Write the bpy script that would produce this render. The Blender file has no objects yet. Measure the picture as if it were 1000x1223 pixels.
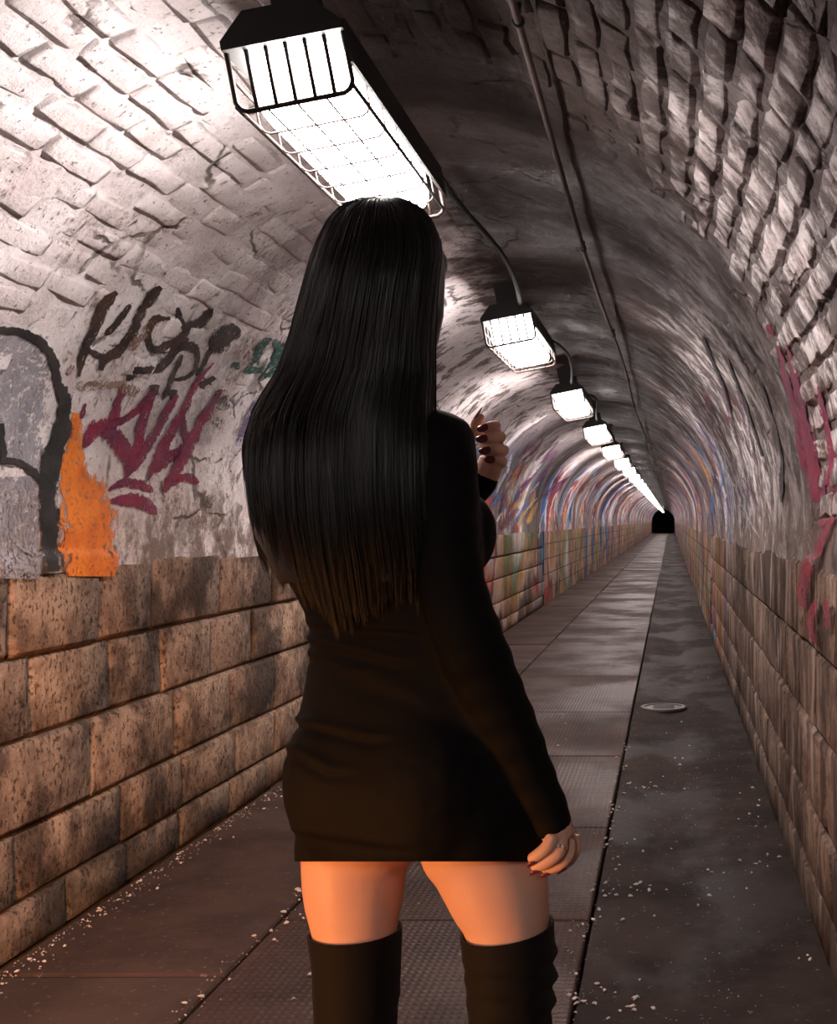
import bpy, bmesh, math, random
import numpy as np
from mathutils import Vector, Matrix
random.seed(7); np.random.seed(7)
SC = bpy.context.scene; COL = SC.collection

# ------------------------------------------------------------------ camera, world, exposure, large lights
F = 1500.0; VX, VY = 801.0, 622.0; EYE = 1.30       # focal length in pixels, vanishing point, eye height
cam = bpy.data.cameras.new('camera'); camo = bpy.data.objects.new('camera', cam); COL.objects.link(camo)
camo.location = (0, 0, EYE); camo.rotation_euler = (math.pi/2, 0, 0)
cam.sensor_fit = 'VERTICAL'; cam.sensor_height = 24.0; cam.sensor_width = 24.0
cam.lens = F/1223*24.0
cam.shift_x = -(VX-500)/1223; cam.shift_y = (VY-611.5)/1223
cam.clip_start = 0.05; cam.clip_end = 400
SC.camera = camo
SC.view_settings.view_transform = 'Standard'; SC.view_settings.look = 'None'
SC.view_settings.gamma = 1.0; SC.view_settings.use_curve_mapping = False
SC.view_settings.exposure = 0.0
w = bpy.data.worlds.new('world'); SC.world = w; w.use_nodes = True
w.node_tree.nodes['Background'].inputs[0].default_value = (0.5, 0.45, 0.45, 1)
w.node_tree.nodes['Background'].inputs[1].default_value = 0.02
def spot(name, loc, target, power, col, deg, blend, soft):
    l = bpy.data.lights.new(name, 'SPOT'); l.energy = power; l.color = col; l.spot_size = math.radians(deg); l.spot_blend = blend; l.shadow_soft_size = soft
    o = bpy.data.objects.new(name, l); COL.objects.link(o); o.location = loc
    o.rotation_euler = (Vector(target)-Vector(loc)).to_track_quat('-Z', 'Y').to_euler(); return o
spot('warm_lamp_light', (-1.62, .75, .50), (-.55, 1.80, .58), 120, (1.0, .36, .09), 52, .8, .10)
spot('warm_wall_light', (-1.0, .2, .9), (-1.94, 4.1, .42), 760, (1.0, .43, .16), 34, .9, .12)

LAMP_E = 66.0
# ------------------------------------------------------------------ geometry of the tunnel
XL, XR = -1.94, 0.456
CX = (XL+XR)/2; R = (XR-XL)/2; CZ = 1.30; ZB = 1.135
Y0, Y1 = -7.0, 134.0

# ------------------------------------------------------------------ helpers
def obj(name, me, mat=None, parent=None):
    o = bpy.data.objects.new(name, me); COL.objects.link(o)
    if mat is not None and len(me.materials) == 0: me.materials.append(mat)
    if parent is not None: o.parent = parent
    return o
def tag(o, label, cat, group=None):
    o['label'] = label; o['category'] = cat
    if group: o['group'] = group
    return o
def struct(o, label=None):
    o['kind'] = 'structure'
    if label: o['label'] = label
    return o
def mesh(name, v, f, smooth=True):
    me = bpy.data.meshes.new(name); me.from_pydata([tuple(p) for p in v], [], f); me.update()
    if smooth: me.polygons.foreach_set('use_smooth', [True]*len(me.polygons))
    return me
class MB:
    def __init__(s): s.v = []; s.f = []
    def add(s, v, f):
        k = len(s.v); s.v += [tuple(p) for p in v]; s.f += [tuple(i+k for i in q) for q in f]
    def box(s, a, b):
        x0, y0, z0 = a; x1, y1, z1 = b
        s.add([(x0,y0,z0),(x1,y0,z0),(x1,y1,z0),(x0,y1,z0),(x0,y0,z1),(x1,y0,z1),(x1,y1,z1),(x0,y1,z1)],
              [(0,3,2,1),(4,5,6,7),(0,1,5,4),(1,2,6,5),(2,3,7,6),(3,0,4,7)])
    def tube(s, pts, rad, n=8, cap=True):
        pts = [Vector(p) for p in pts]; m = len(pts)
        if not hasattr(rad, '__len__'): rad = [rad]*m
        up = None; rings = []
        for i in range(m):
            t = (pts[min(i+1, m-1)]-pts[max(i-1, 0)]).normalized()
            if up is None:
                up = t.cross(Vector((0.31, 0.22, 0.92)));
                if up.length < .1: up = t.cross(Vector((1, 0, 0)))
                up.normalize()
            up = (up - t*up.dot(t)).normalized(); sd = t.cross(up)
            rings.append([pts[i]+(up*math.cos(2*math.pi*k/n)+sd*math.sin(2*math.pi*k/n))*rad[i] for k in range(n)])
        s.loft(rings, cap)
    def loft(s, rings, cap=True):
        n = len(rings[0]); v = [p for r in rings for p in r]; f = []
        for i in range(len(rings)-1):
            for k in range(n):
                k2 = (k+1) % n; f.append((i*n+k, i*n+k2, (i+1)*n+k2, (i+1)*n+k))
        if cap:
            f.append(tuple(range(n-1, -1, -1))); b = (len(rings)-1)*n; f.append(tuple(b+k for k in range(n)))
        s.add(v, f)
    def ellipsoid(s, c, ax, ay, az, n=16, m=10):
        c = Vector(c); rings = []
        for i in range(1, m):
            a = math.pi*i/m
            rings.append([c+Vector(az)*math.cos(a)+(Vector(ax)*math.cos(2*math.pi*k/n)+Vector(ay)*math.sin(2*math.pi*k/n))*math.sin(a) for k in range(n)])
        s.loft(rings)
    def build(s, name, smooth=True): return mesh(name, s.v, s.f, smooth)

def vhash(i, j, seed):
    h = np.sin(i*127.1+j*311.7+seed*74.7)*43758.5453
    return h-np.floor(h)
def vnoise(x, y, seed=0):
    i = np.floor(x); j = np.floor(y); a = x-i; b = y-j
    a = a*a*(3-2*a); b = b*b*(3-2*b)
    return (vhash(i,j,seed)*(1-a)+vhash(i+1,j,seed)*a)*(1-b)+(vhash(i,j+1,seed)*(1-a)+vhash(i+1,j+1,seed)*a)*b
def fbm(x, y, o=4, seed=0):
    s = 0; a = .5
    for k in range(o):
        s = s+a*(vnoise(x, y, seed+k*3)-.5); x = x*2.03; y = y*2.03; a *= .5
    return s

# ------------------------------------------------------------------ node materials
class G:
    def __init__(s, name):
        s.m = bpy.data.materials.new(name); s.m.use_nodes = True; s.t = s.m.node_tree
        s.b = s.t.nodes['Principled BSDF']; s.out = s.t.nodes['Material Output']
        s.pos = s.t.nodes.new('ShaderNodeNewGeometry').outputs['Position']
    def lk(s, a, b):
        if hasattr(a, 'is_linked'): s.t.links.new(a, b)
        else:
            if b.type == 'RGBA' and len(a) == 3: a = (*a, 1)
            b.default_value = a
    def scale(s, v, sc):
        n = s.t.nodes.new('ShaderNodeVectorMath'); n.operation = 'MULTIPLY'; s.lk(v, n.inputs[0]); n.inputs[1].default_value = sc
        return n.outputs[0]
    def noise(s, sc, det=6, rough=.6, v=None, dist=0, out='Fac'):
        n = s.t.nodes.new('ShaderNodeTexNoise'); n.inputs['Scale'].default_value = sc; n.inputs['Detail'].default_value = det
        n.inputs['Roughness'].default_value = rough; n.inputs['Distortion'].default_value = dist
        s.lk(v if v is not None else s.pos, n.inputs['Vector']); return n.outputs[out]
    def voro(s, sc, v=None, out='Distance', feat='F1'):
        n = s.t.nodes.new('ShaderNodeTexVoronoi'); n.feature = feat; n.inputs['Scale'].default_value = sc
        s.lk(v if v is not None else s.pos, n.inputs['Vector']); return n.outputs[out]
    def step(s, v, a, b, lo=0., hi=1.):
        n = s.t.nodes.new('ShaderNodeMapRange'); n.interpolation_type = 'SMOOTHSTEP'
        s.lk(v, n.inputs[0]); n.inputs[1].default_value = a; n.inputs[2].default_value = b
        n.inputs[3].default_value = lo; n.inputs[4].default_value = hi
        if a > b: n.inputs[1].default_value = b; n.inputs[2].default_value = a; n.inputs[3].default_value = hi; n.inputs[4].default_value = lo
        return n.outputs[0]
    def math(s, op, a, b=0.):
        n = s.t.nodes.new('ShaderNodeMath'); n.operation = op; s.lk(a, n.inputs[0]); s.lk(b, n.inputs[1]); return n.outputs[0]
    def mix(s, f, a, b, mode='MIX'):
        n = s.t.nodes.new('ShaderNodeMix'); n.data_type = 'RGBA'; n.blend_type = mode
        s.lk(f, n.inputs[0]); s.lk(a, n.inputs[6]); s.lk(b, n.inputs[7]); return n.outputs[2]
    def xyz(s, v=None):
        n = s.t.nodes.new('ShaderNodeSeparateXYZ'); s.lk(v if v is not None else s.pos, n.inputs[0]); return n.outputs
    def ramp(s, v, stops, interp='LINEAR'):
        n = s.t.nodes.new('ShaderNodeValToRGB'); r = n.color_ramp; r.interpolation = interp
        while len(r.elements) < len(stops): r.elements.new(.5)
        for e, (p, c) in zip(r.elements, stops): e.position = p; e.color = (*c, 1)
        s.lk(v, n.inputs[0]); return n.outputs[0]
    def bump(s, h, st=.5, dist=.01, prev=None):
        n = s.t.nodes.new('ShaderNodeBump'); n.inputs['Strength'].default_value = st; n.inputs['Distance'].default_value = dist
        s.lk(h, n.inputs['Height'])
        if prev is not None: s.lk(prev, n.inputs['Normal'])
        return n.outputs[0]
    def rnd(s):
        return s.t.nodes.new('ShaderNodeObjectInfo').outputs['Random']
    def fin(s, col=None, rough=None, nrm=None, spec=None, metal=None):
        if col is not None: s.lk(col, s.b.inputs['Base Color'])
        if rough is not None: s.lk(rough, s.b.inputs['Roughness'])
        if nrm is not None: s.lk(nrm, s.b.inputs['Normal'])
        if spec is not None: s.b.inputs['Specular IOR Level'].default_value = spec
        if metal is not None: s.b.inputs['Metallic'].default_value = metal
        return s.m

def mat_vault(name, brick=False):
    g = G(name); x, y, z = g.xyz()
    n1 = g.noise(2.2, 8, .65); n2 = g.noise(14, 8, .7); n3 = g.noise(55, 5, .65); big = g.noise(.9, 4, .55)
    col = g.mix(g.step(n1, .36, .66), (.87, .81, .80), (.60, .52, .51))
    col = g.mix(g.step(n2, .57, .72), col, (.20, .145, .12))
    ck = g.voro(3.1, g.scale(g.mix(.12, g.pos, g.noise(4, 4, .6, None, 0, 'Color')), (1., .7, 1.6)), 'Distance', 'DISTANCE_TO_EDGE')
    crack = g.math('MULTIPLY', g.step(ck, .035, .008), g.step(g.noise(3.3, 4, .6), .5, .6))
    col = g.mix(g.math('MULTIPLY', crack, .8), col, (.07, .045, .035))
    pits = g.step(n3, .60, .68)
    col = g.mix(g.math('MULTIPLY', pits, .75), col, (.07, .045, .035))
    rust = g.math('MULTIPLY', g.step(g.noise(3.4, 9, .75), .54, .66), g.step(n3, .42, .56))
    col = g.mix(g.math('MULTIPLY', rust, .75), col, (.22, .125, .085))
    # right side: dirtier lime coat, dark joints, plus its weaker lamplight painted in
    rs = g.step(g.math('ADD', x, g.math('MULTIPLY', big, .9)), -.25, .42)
    dirt_shade = g.step(g.noise(6, 9, .72), .40, .57)
    col = g.mix(g.math('MULTIPLY', rs, g.math('MULTIPLY', dirt_shade, .92)), col, (.075, .052, .048))
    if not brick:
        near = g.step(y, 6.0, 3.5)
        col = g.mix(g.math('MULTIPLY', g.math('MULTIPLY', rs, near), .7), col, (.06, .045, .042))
    # painted patches further down the tunnel
    pv = g.scale(g.pos, (.4, .55, .9))
    pn = g.noise(1.0, 4, .6, g.scale(g.pos, (.3, .35, .5)), .6); pc = g.noise(1.7, 2.5, .55, g.scale(g.pos, (.30, .24, .18)), .25)
    pc = g.math('ADD', g.math('MULTIPLY', g.math('SUBTRACT', pc, .5), 1.25), g.math('ADD', .44, g.math('MULTIPLY', n2, .12)))
    paint = g.ramp(pc, [(.28, (.03,.05,.10)), (.35, (.08,.20,.50)), (.40, (.74,.74,.84)), (.43, (.05,.04,.05)), (.46, (.58,.05,.03)), (.485, (.84,.78,.80)), (.51, (.07,.06,.08)),
                        (.535, (.34,.06,.18)), (.56, (.85,.42,.10)), (.58, (.06,.05,.06)), (.615, (.82,.68,.66)), (.65, (.08,.32,.62)), (.69, (.05,.05,.07)), (.74, (.55,.06,.06))])
    pm = g.math('MULTIPLY', g.math('MULTIPLY', g.step(y, 7., 12.), g.step(g.math('SUBTRACT', g.math('ADD', z, g.math('MULTIPLY', n1, .5)), g.step(y, 10., 30., 0., .35)), 2.5, 2.0)), g.step(pn, .36, .46))
    col = g.mix(g.math('MULTIPLY', pm, 1.), col, paint)
    # dark bands ring by ring: graffiti tone mixed with painted dimness between lamps
    rg = g.noise(1.0, 3, .6, g.scale(g.pos, (.12, .36, .10)))
    col = g.mix(g.math('MULTIPLY', g.step(rg, .50, .56), g.step(y, 6., 12., .15, .8)), col, (.085, .065, .075))
    blot = g.math('MULTIPLY', g.step(g.noise(4.5, 8, .7), .50, .57), g.math('MULTIPLY', g.step(y, 3.6, 6.5, .0, .85), g.step(y, 22., 9., .25, 1.)))
    col = g.mix(blot, col, (.085, .060, .055))
    # soot at the crown, cut back on the left to paint in the lamp glow
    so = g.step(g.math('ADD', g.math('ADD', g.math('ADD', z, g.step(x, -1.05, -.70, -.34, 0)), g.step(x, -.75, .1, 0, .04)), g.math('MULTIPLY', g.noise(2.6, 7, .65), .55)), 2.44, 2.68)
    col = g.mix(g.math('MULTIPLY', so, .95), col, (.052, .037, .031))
    # stone dust and flaked plaster low down, where the vault meets the stone courses
    lo = g.step(g.math('ADD', z, g.math('MULTIPLY', g.math('SUBTRACT', n1, .5), .75)), 1.44, 1.24)
    lo = g.math('MULTIPLY', lo, g.step(g.noise(7, 7, .7), .40, .56))
    col = g.mix(g.math('MULTIPLY', lo, .85), col, (.17, .12, .095))
    h = g.math('ADD', g.math('MULTIPLY', n2, .9), g.math('MULTIPLY', n3, .35))
    h = g.math('SUBTRACT', h, g.math('ADD', g.math('MULTIPLY', pits, .3), g.math('MULTIPLY', crack, .5)))
    return g.fin(col, g.step(n1, .35, .65, .52, .78), g.bump(h, .75, .025), .05)
def mat_block(name, far=False):
    g = G(name); x, y, z = g.xyz()
    n1 = g.noise(1.6, 7, .65); n2 = g.noise(9, 8, .7); n3 = g.noise(1, 6, .7, g.scale(g.pos, (58, 58, 42))); n4 = g.noise(70, 4, .6)
    st = g.noise(1, 6, .65, g.scale(g.pos, (9, 9, 1.4)))
    col = g.mix(g.step(n2, .40, .62), (.40, .275, .195), (.21, .135, .095))
    col = g.mix(g.math('MULTIPLY', g.rnd(), .45), col, (.25, .17, .135))
    pits = g.step(n3, .55, .63)
    col = g.mix(g.math('MULTIPLY', pits, .8), col, (.055, .033, .024))
    col = g.mix(g.math('MULTIPLY', g.step(n1, .46, .60), .85), col, (.05, .036, .030))
    col = g.mix(g.math('MULTIPLY', g.step(st, .54, .66), .6), col, (.06, .05, .045))
    rw = g.step(x, -.2, .2); run = g.noise(1, 7, .7, g.scale(g.pos, (4, 5, 1.0)), .7)
    col = g.mix(g.math('MULTIPLY', rw, g.step(run, .54, .60)), col, (.48, .38, .34))
    col = g.mix(g.math('MULTIPLY', rw, g.step(run, .48, .40, 0, .85)), col, (.045, .034, .030))
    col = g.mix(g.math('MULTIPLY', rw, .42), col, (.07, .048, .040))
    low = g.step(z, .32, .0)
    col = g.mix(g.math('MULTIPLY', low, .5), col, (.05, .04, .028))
    pc = g.noise(1.7, 2.5, .55, g.scale(g.pos, (.30, .24, .18)), .25)
    pc = g.math('ADD', g.math('MULTIPLY', g.math('SUBTRACT', pc, .5), 1.25), g.math('ADD', .44, g.math('MULTIPLY', n2, .12)))
    paint = g.ramp(pc, [(.0, (.03,.04,.05)), (.36, (.04,.12,.22)), (.42, (.26,.20,.16)), (.45, (.34,.05,.04)), (.48, (.05,.05,.05)), (.52, (.38,.27,.22)),
                        (.58, (.32,.15,.06)), (.64, (.10,.14,.08)), (.72, (.38,.3,.28))])
    col = g.mix(g.math('MULTIPLY', g.step(y, 8, 14), g.step(g.noise(1.2, 5, .6, g.scale(g.pos, (1, .4, .3))), .40, .50)), col, paint)
    h = g.math('SUBTRACT', g.math('ADD', n2, g.math('MULTIPLY', n4, .25)), g.math('MULTIPLY', pits, .45))
    nb = g.bump(h, .8, .02)
    if far:
        br = g.t.nodes.new('ShaderNodeTexBrick'); cv = g.t.nodes.new('ShaderNodeCombineXYZ')
        g.lk(y, cv.inputs[0]); g.lk(z, cv.inputs[1]); g.lk(cv.outputs[0], br.inputs['Vector'])
        br.inputs['Scale'].default_value = 1; br.inputs['Brick Width'].default_value = .5; br.inputs['Row Height'].default_value = .235
        br.inputs['Mortar Size'].default_value = .008
        col = g.mix(br.outputs['Fac'], col, (.07, .055, .05)); nb = g.bump(br.outputs['Fac'], -.6, .02, nb)
    return g.fin(col, .9, nb, .05)
def mat_mortar():
    g = G('mortar'); n = g.noise(12, 7, .7)
    return g.fin(g.mix(n, (.06, .042, .035), (.20, .15, .12)), .95, g.bump(n, .8, .02), .1)
def mat_slab():
    g = G('slab_concrete'); n = g.noise(3, 8, .65); n2 = g.noise(40, 5, .6); d = g.noise(1.1, 5, .6)
    col = g.mix(g.step(n, .35, .65), (.066, .037, .028), (.038, .021, .016))
    col = g.mix(g.math('MULTIPLY', g.step(n2, .62, .7), .6), col, (.22, .18, .16))
    col = g.mix(g.math('MULTIPLY', g.rnd(), .35), col, (.10, .07, .06))
    return g.fin(col, g.step(d, .35, .65, .5, .75), g.bump(g.math('ADD', n, g.math('MULTIPLY', n2, .3)), .35, .008), .05)
def mat_plate():
    g = G('ridged_plate'); x, y, z = g.xyz(); n = g.noise(2.5, 8, .65); d = g.noise(.9, 5, .6)
    wv = g.t.nodes.new('ShaderNodeTexWave'); wv.wave_type = 'BANDS'; wv.bands_direction = 'X'
    wv.inputs['Scale'].default_value = 14; wv.inputs['Distortion'].default_value = .25; wv.inputs['Detail'].default_value = 1
    g.lk(g.pos, wv.inputs['Vector'])
    sy = g.math('SINE', g.math('MULTIPLY', y, 210.)); h = g.math('MULTIPLY', wv.outputs['Fac'], g.step(sy, -.6, .2))
    col = g.mix(g.step(n, .35, .68), (.064, .034, .026), (.034, .018, .014))
    col = g.mix(g.math('MULTIPLY', h, .16), col, (.15, .10, .09))
    col = g.mix(g.math('MULTIPLY', g.rnd(), .4), col, (.065, .047, .043))
    return g.fin(col, g.step(d, .38, .62, .42, .66), g.bump(h, .45, .006, g.bump(n, .25, .01)), .04)
def mat_wet():
    g = G('wet_concrete'); n = g.noise(2.1, 9, .68); n2 = g.noise(30, 6, .65); d = g.noise(1.3, 6, .6, g.scale(g.pos, (1, .5, 1)))
    col = g.mix(g.step(n, .36, .64), (.040, .026, .021), (.018, .012, .010))
    col = g.mix(g.math('MULTIPLY', g.step(n2, .63, .70), .6), col, (.2, .165, .15))
    wet = g.step(d, .47, .56)
    col = g.mix(g.math('MULTIPLY', wet, .5), col, (.035, .029, .028))
    return g.fin(col, g.step(d, .46, .56, .8, .62), g.bump(g.math('ADD', n, g.math('MULTIPLY', n2, .35)), .4, .010), .07)
def simple(name, col, rough=.5, metal=0, nz=None, spec=.5, var=.3):
    g = G(name); n = g.noise(nz or 20, 6, .6)
    c2 = tuple(c*(1-var) for c in col)
    return g.fin(g.mix(n, col, c2), rough, g.bump(n, .15, .004), spec, metal)
def mat_emit(name, col, st):
    g = G(name); n = g.noise(9, 2)
    g.b.inputs['Base Color'].default_value = (.9, .9, .88, 1)
    g.lk(g.mix(n, col, tuple(c*.94 for c in col)), g.b.inputs['Emission Color']); g.b.inputs['Emission Strength'].default_value = st
    return g.m
def mat_paint(name, c1, c2, cover=.5):
    g = G(name); uv = g.t.nodes.new('ShaderNodeTexCoord').outputs['UV']; u, v, _ = g.xyz(uv)
    e = g.math('MULTIPLY', g.math('MINIMUM', u, g.math('SUBTRACT', 1., u)), 2.)
    n = g.noise(22, 7, .68); n2 = g.noise(75, 5, .7)
    a = g.math('ADD', g.math('MULTIPLY', e, 1.1), g.math('MULTIPLY', g.math('SUBTRACT', n, .5), 2.3))
    a = g.step(a, .18, .42)
    chip = g.step(g.math('ADD', n2, g.math('MULTIPLY', n, .5)), cover+.42, cover+.34)
    a = g.math('MULTIPLY', a, chip)
    col = g.mix(g.step(g.noise(9, 6, .65), .38, .62), c1, c2)
    g.fin(col, .7, g.bump(n2, .5, .006), .25)
    tr = g.t.nodes.new('ShaderNodeBsdfTransparent'); mx = g.t.nodes.new('ShaderNodeMixShader')
    g.lk(a, mx.inputs[0]); g.t.links.new(tr.outputs[0], mx.inputs[1]); g.t.links.new(g.b.outputs[0], mx.inputs[2])
    g.t.links.new(mx.outputs[0], g.out.inputs[0]); return g.m

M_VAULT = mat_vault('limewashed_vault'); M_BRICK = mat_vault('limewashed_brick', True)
M_BLOCK = mat_block('stone_block'); M_BLOCKF = mat_block('stone_courses', True); M_MORTAR = mat_mortar()
M_SLAB = mat_slab(); M_PLATE = mat_plate(); M_WET = mat_wet()
M_DARK = simple('dark_housing_metal', (.035, .037, .036), .55, .3)
M_WIRE = simple('rusty_wire', (.05, .035, .03), .5, .5)
M_EMIT = mat_emit('lit_diffuser', (1., .90, .872), LAMP_E)
M_PIPE = simple('painted_conduit', (.13, .10, .09), .9, spec=.1)
M_RUBBER = simple('black_cable', (.02, .018, .018), .9, spec=.2)
M_FLAKE = simple('pale_litter', (.60, .52, .48), .8, nz=40)
M_GRIT = simple('grit', (.36, .30, .27), .9, nz=60)
M_IRON = simple('cast_iron', (.09, .072, .066), .5, .4, nz=30)

# ------------------------------------------------------------------ floor
fl = MB(); fl.box((XL-.05, Y0, -.14), (XR+.05, Y1+14, -.055))
floor = struct(obj('floor', fl.build('floor', False), M_MORTAR), 'dark wet tunnel floor of slabs, ridged plates and concrete')
XS, XP = -1.275, -.26
def rounded_slab(nx, ny, bev=.012, jit=0.):
    """unit slab 1 x 1, z from -0.02 to 0, used scaled"""
    bm = bmesh.new(); bmesh.ops.create_cube(bm, size=1)
    for v in bm.verts: v.co.z = (v.co.z-.5)*.035
    bmesh.ops.bevel(bm, geom=[e for e in bm.edges if all(v.co.z > -.01 for v in e.verts)], offset=bev, segments=1, affect='EDGES')
    me = bpy.data.meshes.new('slab'); bm.to_mesh(me); bm.free(); return me
ms = rounded_slab(1, 1, .008); ms.materials.append(M_SLAB)
mp = rounded_slab(1, 1, .005); mp.materials.append(M_PLATE)
def lay(name, me, x0, x1, ys, gap, dz):
    for a, b in zip(ys[:-1], ys[1:]):
        o = obj(name, me, None, floor); o.location = ((x0+x1)/2, (a+b)/2, random.uniform(-dz, dz*.3)); o.scale = (x1-x0-gap, b-a-gap, 1)
        o.rotation_euler = (random.uniform(-.0015, .0015), random.uniform(-.002, .002), 0)
lay('slab', ms, XL-.01, XS, [-3, -1.2, .4, 2.0, 3.6, 5.3, 7.0, 8.9, 11, 13.2, 16.2, 19.5, 23, 27], .012, .004)
lay('plate', mp, XS, XP, [-3.2, -1.7, -.2, 1.4, 2.75, 4.1, 5.33, 6.94, 8.55, 10.5, 13.1, 15.0, 17.0, 19, 21, 24, 27], .012, .004)
# wet strip on the right: continuous, with gentle relief
nx, ny = 16, 500
ys = np.concatenate([np.linspace(Y0, 1, 30), np.linspace(1.05, 14, 380), np.linspace(14.2, Y1+14, 90)]); xs = np.linspace(XP+.008, XR+.05, nx)
gx, gy = np.meshgrid(xs, ys); gz = fbm(gx*3, gy*1.6, 4, 5)*.022-.004 - .018*(np.exp(-((gx-.02)/.16)**2))
v = np.stack([gx, gy, gz], -1).reshape(-1, 3); n0 = len(ys)
f = [(i*nx+j, i*nx+j+1, (i+1)*nx+j+1, (i+1)*nx+j) for i in range(n0-1) for j in range(nx-1)]
wet = obj('concrete_strip', mesh('concrete_strip', v, f), M_WET, floor); wet['label'] = 'dark wet concrete strip along the right wall'
far_s = MB(); far_s.box((XL, 27, -.02), (XS-.006, Y1+14, -.002)); obj('slab_strip', far_s.build('slab_strip', False), M_SLAB, floor)
far_p = MB()
for k in range(60): far_p.box((XS+.006, 27.01+k*2, -.02), (XP-.006, 29-.01+k*2, -.002-.004*(k % 3)))
fo = obj('plate_strip', far_p.build('plate_strip', False), M_PLATE, floor); fo['kind'] = 'stuff'

# ------------------------------------------------------------------ side walls of stone blocks
COURSES = [(0, .155), (.155, .37), (.37, .64), (.64, .89), (.89, ZB)]
def block_mesh(seed):
    """unit block: local x = length (-.5 .5), local y = height, z outwards; face at z=0"""
    rs = np.random.RandomState(seed); nu, nv = 5, 4; v = []; f = []
    us = [-.5, -.46, 0, .46, .5]; vs = [-.5, -.44, .44, .5]
    for j in range(nv):
        for i in range(nu):
            edge = i in (0, nu-1) or j in (0, nv-1)
            v.append((us[i]+(0 if edge else rs.uniform(-.03, .03)), vs[j], -.011+rs.uniform(-.004, .004) if edge else rs.uniform(-.007, .006)))
    for j in range(nv-1):
        for i in range(nu-1): f.append((j*nu+i, j*nu+i+1, (j+1)*nu+i+1, (j+1)*nu+i))
    loop = [i for i in range(nu)]+[j*nu+nu-1 for j in range(1, nv)]+[(nv-1)*nu+i for i in range(nu-2, -1, -1)]+[j*nu for j in range(nv-2, 0, -1)]
    k = len(v)
    for i in loop: v.append((v[i][0], v[i][1], -.06))
    for a in range(len(loop)): b = (a+1) % len(loop); f.append((loop[b], loop[a], k+a, k+b))
    me = mesh('block', v, f); me.materials.append(M_BLOCK); return me
BLK = [block_mesh(i) for i in range(10)]
def side_wall(name, side, yend, label):
    xw = XL if side < 0 else XR
    b = MB(); a0, a1 = sorted((xw-side*(-.022), xw+side*.12)); b.box((a0, Y0, -.1), (a1, yend+.3, ZB-.004))
    wall = struct(obj(name, b.build(name, False), M_MORTAR), label)
    rnd = random.Random(3+side)
    for c, (z0, z1) in enumerate(COURSES):
        y = .3-rnd.uniform(0, .5)
        while y < yend:
            L = rnd.choice([.36, .44, .5, .55, .62, .72])
            if side < 0 and z1 > .5 and False: pass
            o = obj('block', rnd.choice(BLK), None, wall); pr = 0.
            z0, z1 = COURSES[c]
            if c == 4: z1 += rnd.uniform(-.004, .035); pr = -.007
            # axes: length along y, height along z, outward normal towards the tunnel (-side x)
            o.matrix_world = Matrix.Translation((xw+side*(pr+rnd.uniform(-.004, .007)*(1 if side < 0 else .5)), y+L/2, (z0+z1)/2)) @ \
                (Matrix(((0, 0, -side, 0), (1, 0, 0, 0), (0, 1, 0, 0), (0, 0, 0, 1))) if side < 0 else Matrix(((0, 0, -side, 0), (-1, 0, 0, 0), (0, 1, 0, 0), (0, 0, 0, 1)))) @ Matrix.Rotation(rnd.uniform(-.008, .008), 4, 'Z') @ \
                Matrix.Diagonal((L-(.008 if side < 0 else .004), z1-z0-(.008 if side < 0 else .003), 1, 1))
            y += L
    b = MB(); a0, a1 = sorted((xw, xw+side*.12)); b.box((a0, yend+.25, -.1), (a1, Y1+14, ZB))
    obj('stone_courses', b.build('stone_courses', False), M_BLOCKF, wall)
    b = MB(); b.box((a0, Y0, -.1), (a1, .1, ZB)); obj('stone_courses', b.build('stone_courses', False), M_BLOCKF, wall)
    return wall
wall_l = side_wall('wall_left', -1, 19, 'left tunnel wall of rough brown stone blocks below the vault')
wall_r = side_wall('wall_right', 1, 14, 'right tunnel wall of dark streaked stone blocks below the vault')

# ------------------------------------------------------------------ vault
LS = CZ-ZB; ARC = math.pi*R; TOT = 2*LS+ARC
def vault_frame(s):
    """s: length along the section from the left springing; returns x, z, inward normal nx, nz"""
    if s < LS: return XL, ZB+s, 1., 0.
    if s > LS+ARC: return XR, CZ-(s-LS-ARC), -1., 0.
    a = math.pi-(s-LS)/R
    return CX+R*math.cos(a), CZ+R*math.sin(a), -math.cos(a), -math.sin(a)
def relief(s, y):
    """depth of the plaster surface towards the inside of the tunnel, metres"""
    s = np.asarray(s, float); y = np.asarray(y, float)
    h = fbm(s*2.2+3, y*1.7, 3, 1)*.030+fbm(s*11, y*7, 3, 9)*.016
    return h*np.clip((s-.0)/.06, 0, 1)*np.clip((TOT-s)/.06, 0, 1)
def grid_vault(name, ss, yy, mat, parent=None):
    fr = np.array([vault_frame(s) for s in ss]); S, YY = np.meshgrid(ss, yy); h = relief(S, YY)
    x = fr[None, :, 0]+fr[None, :, 2]*h; z = fr[None, :, 1]+fr[None, :, 3]*h
    v = np.stack([x, YY, z], -1).reshape(-1, 3); n = len(ss)
    f = [(i*n+j, (i+1)*n+j, (i+1)*n+j+1, i*n+j+1) for i in range(len(yy)-1) for j in range(n-1)]
    return obj(name, mesh(name, v, f), mat, parent)
ssn = np.linspace(0, TOT, 150)
yy = np.concatenate([np.linspace(Y0, .9, 40), np.linspace(.92, 8.5, 280), np.linspace(8.6, 20, 90), np.linspace(20.3, Y1+14, 140)])
vault = struct(grid_vault('ceiling', ssn, yy, M_VAULT), 'limewashed brick barrel vault with sooty crown and graffiti')
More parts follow.
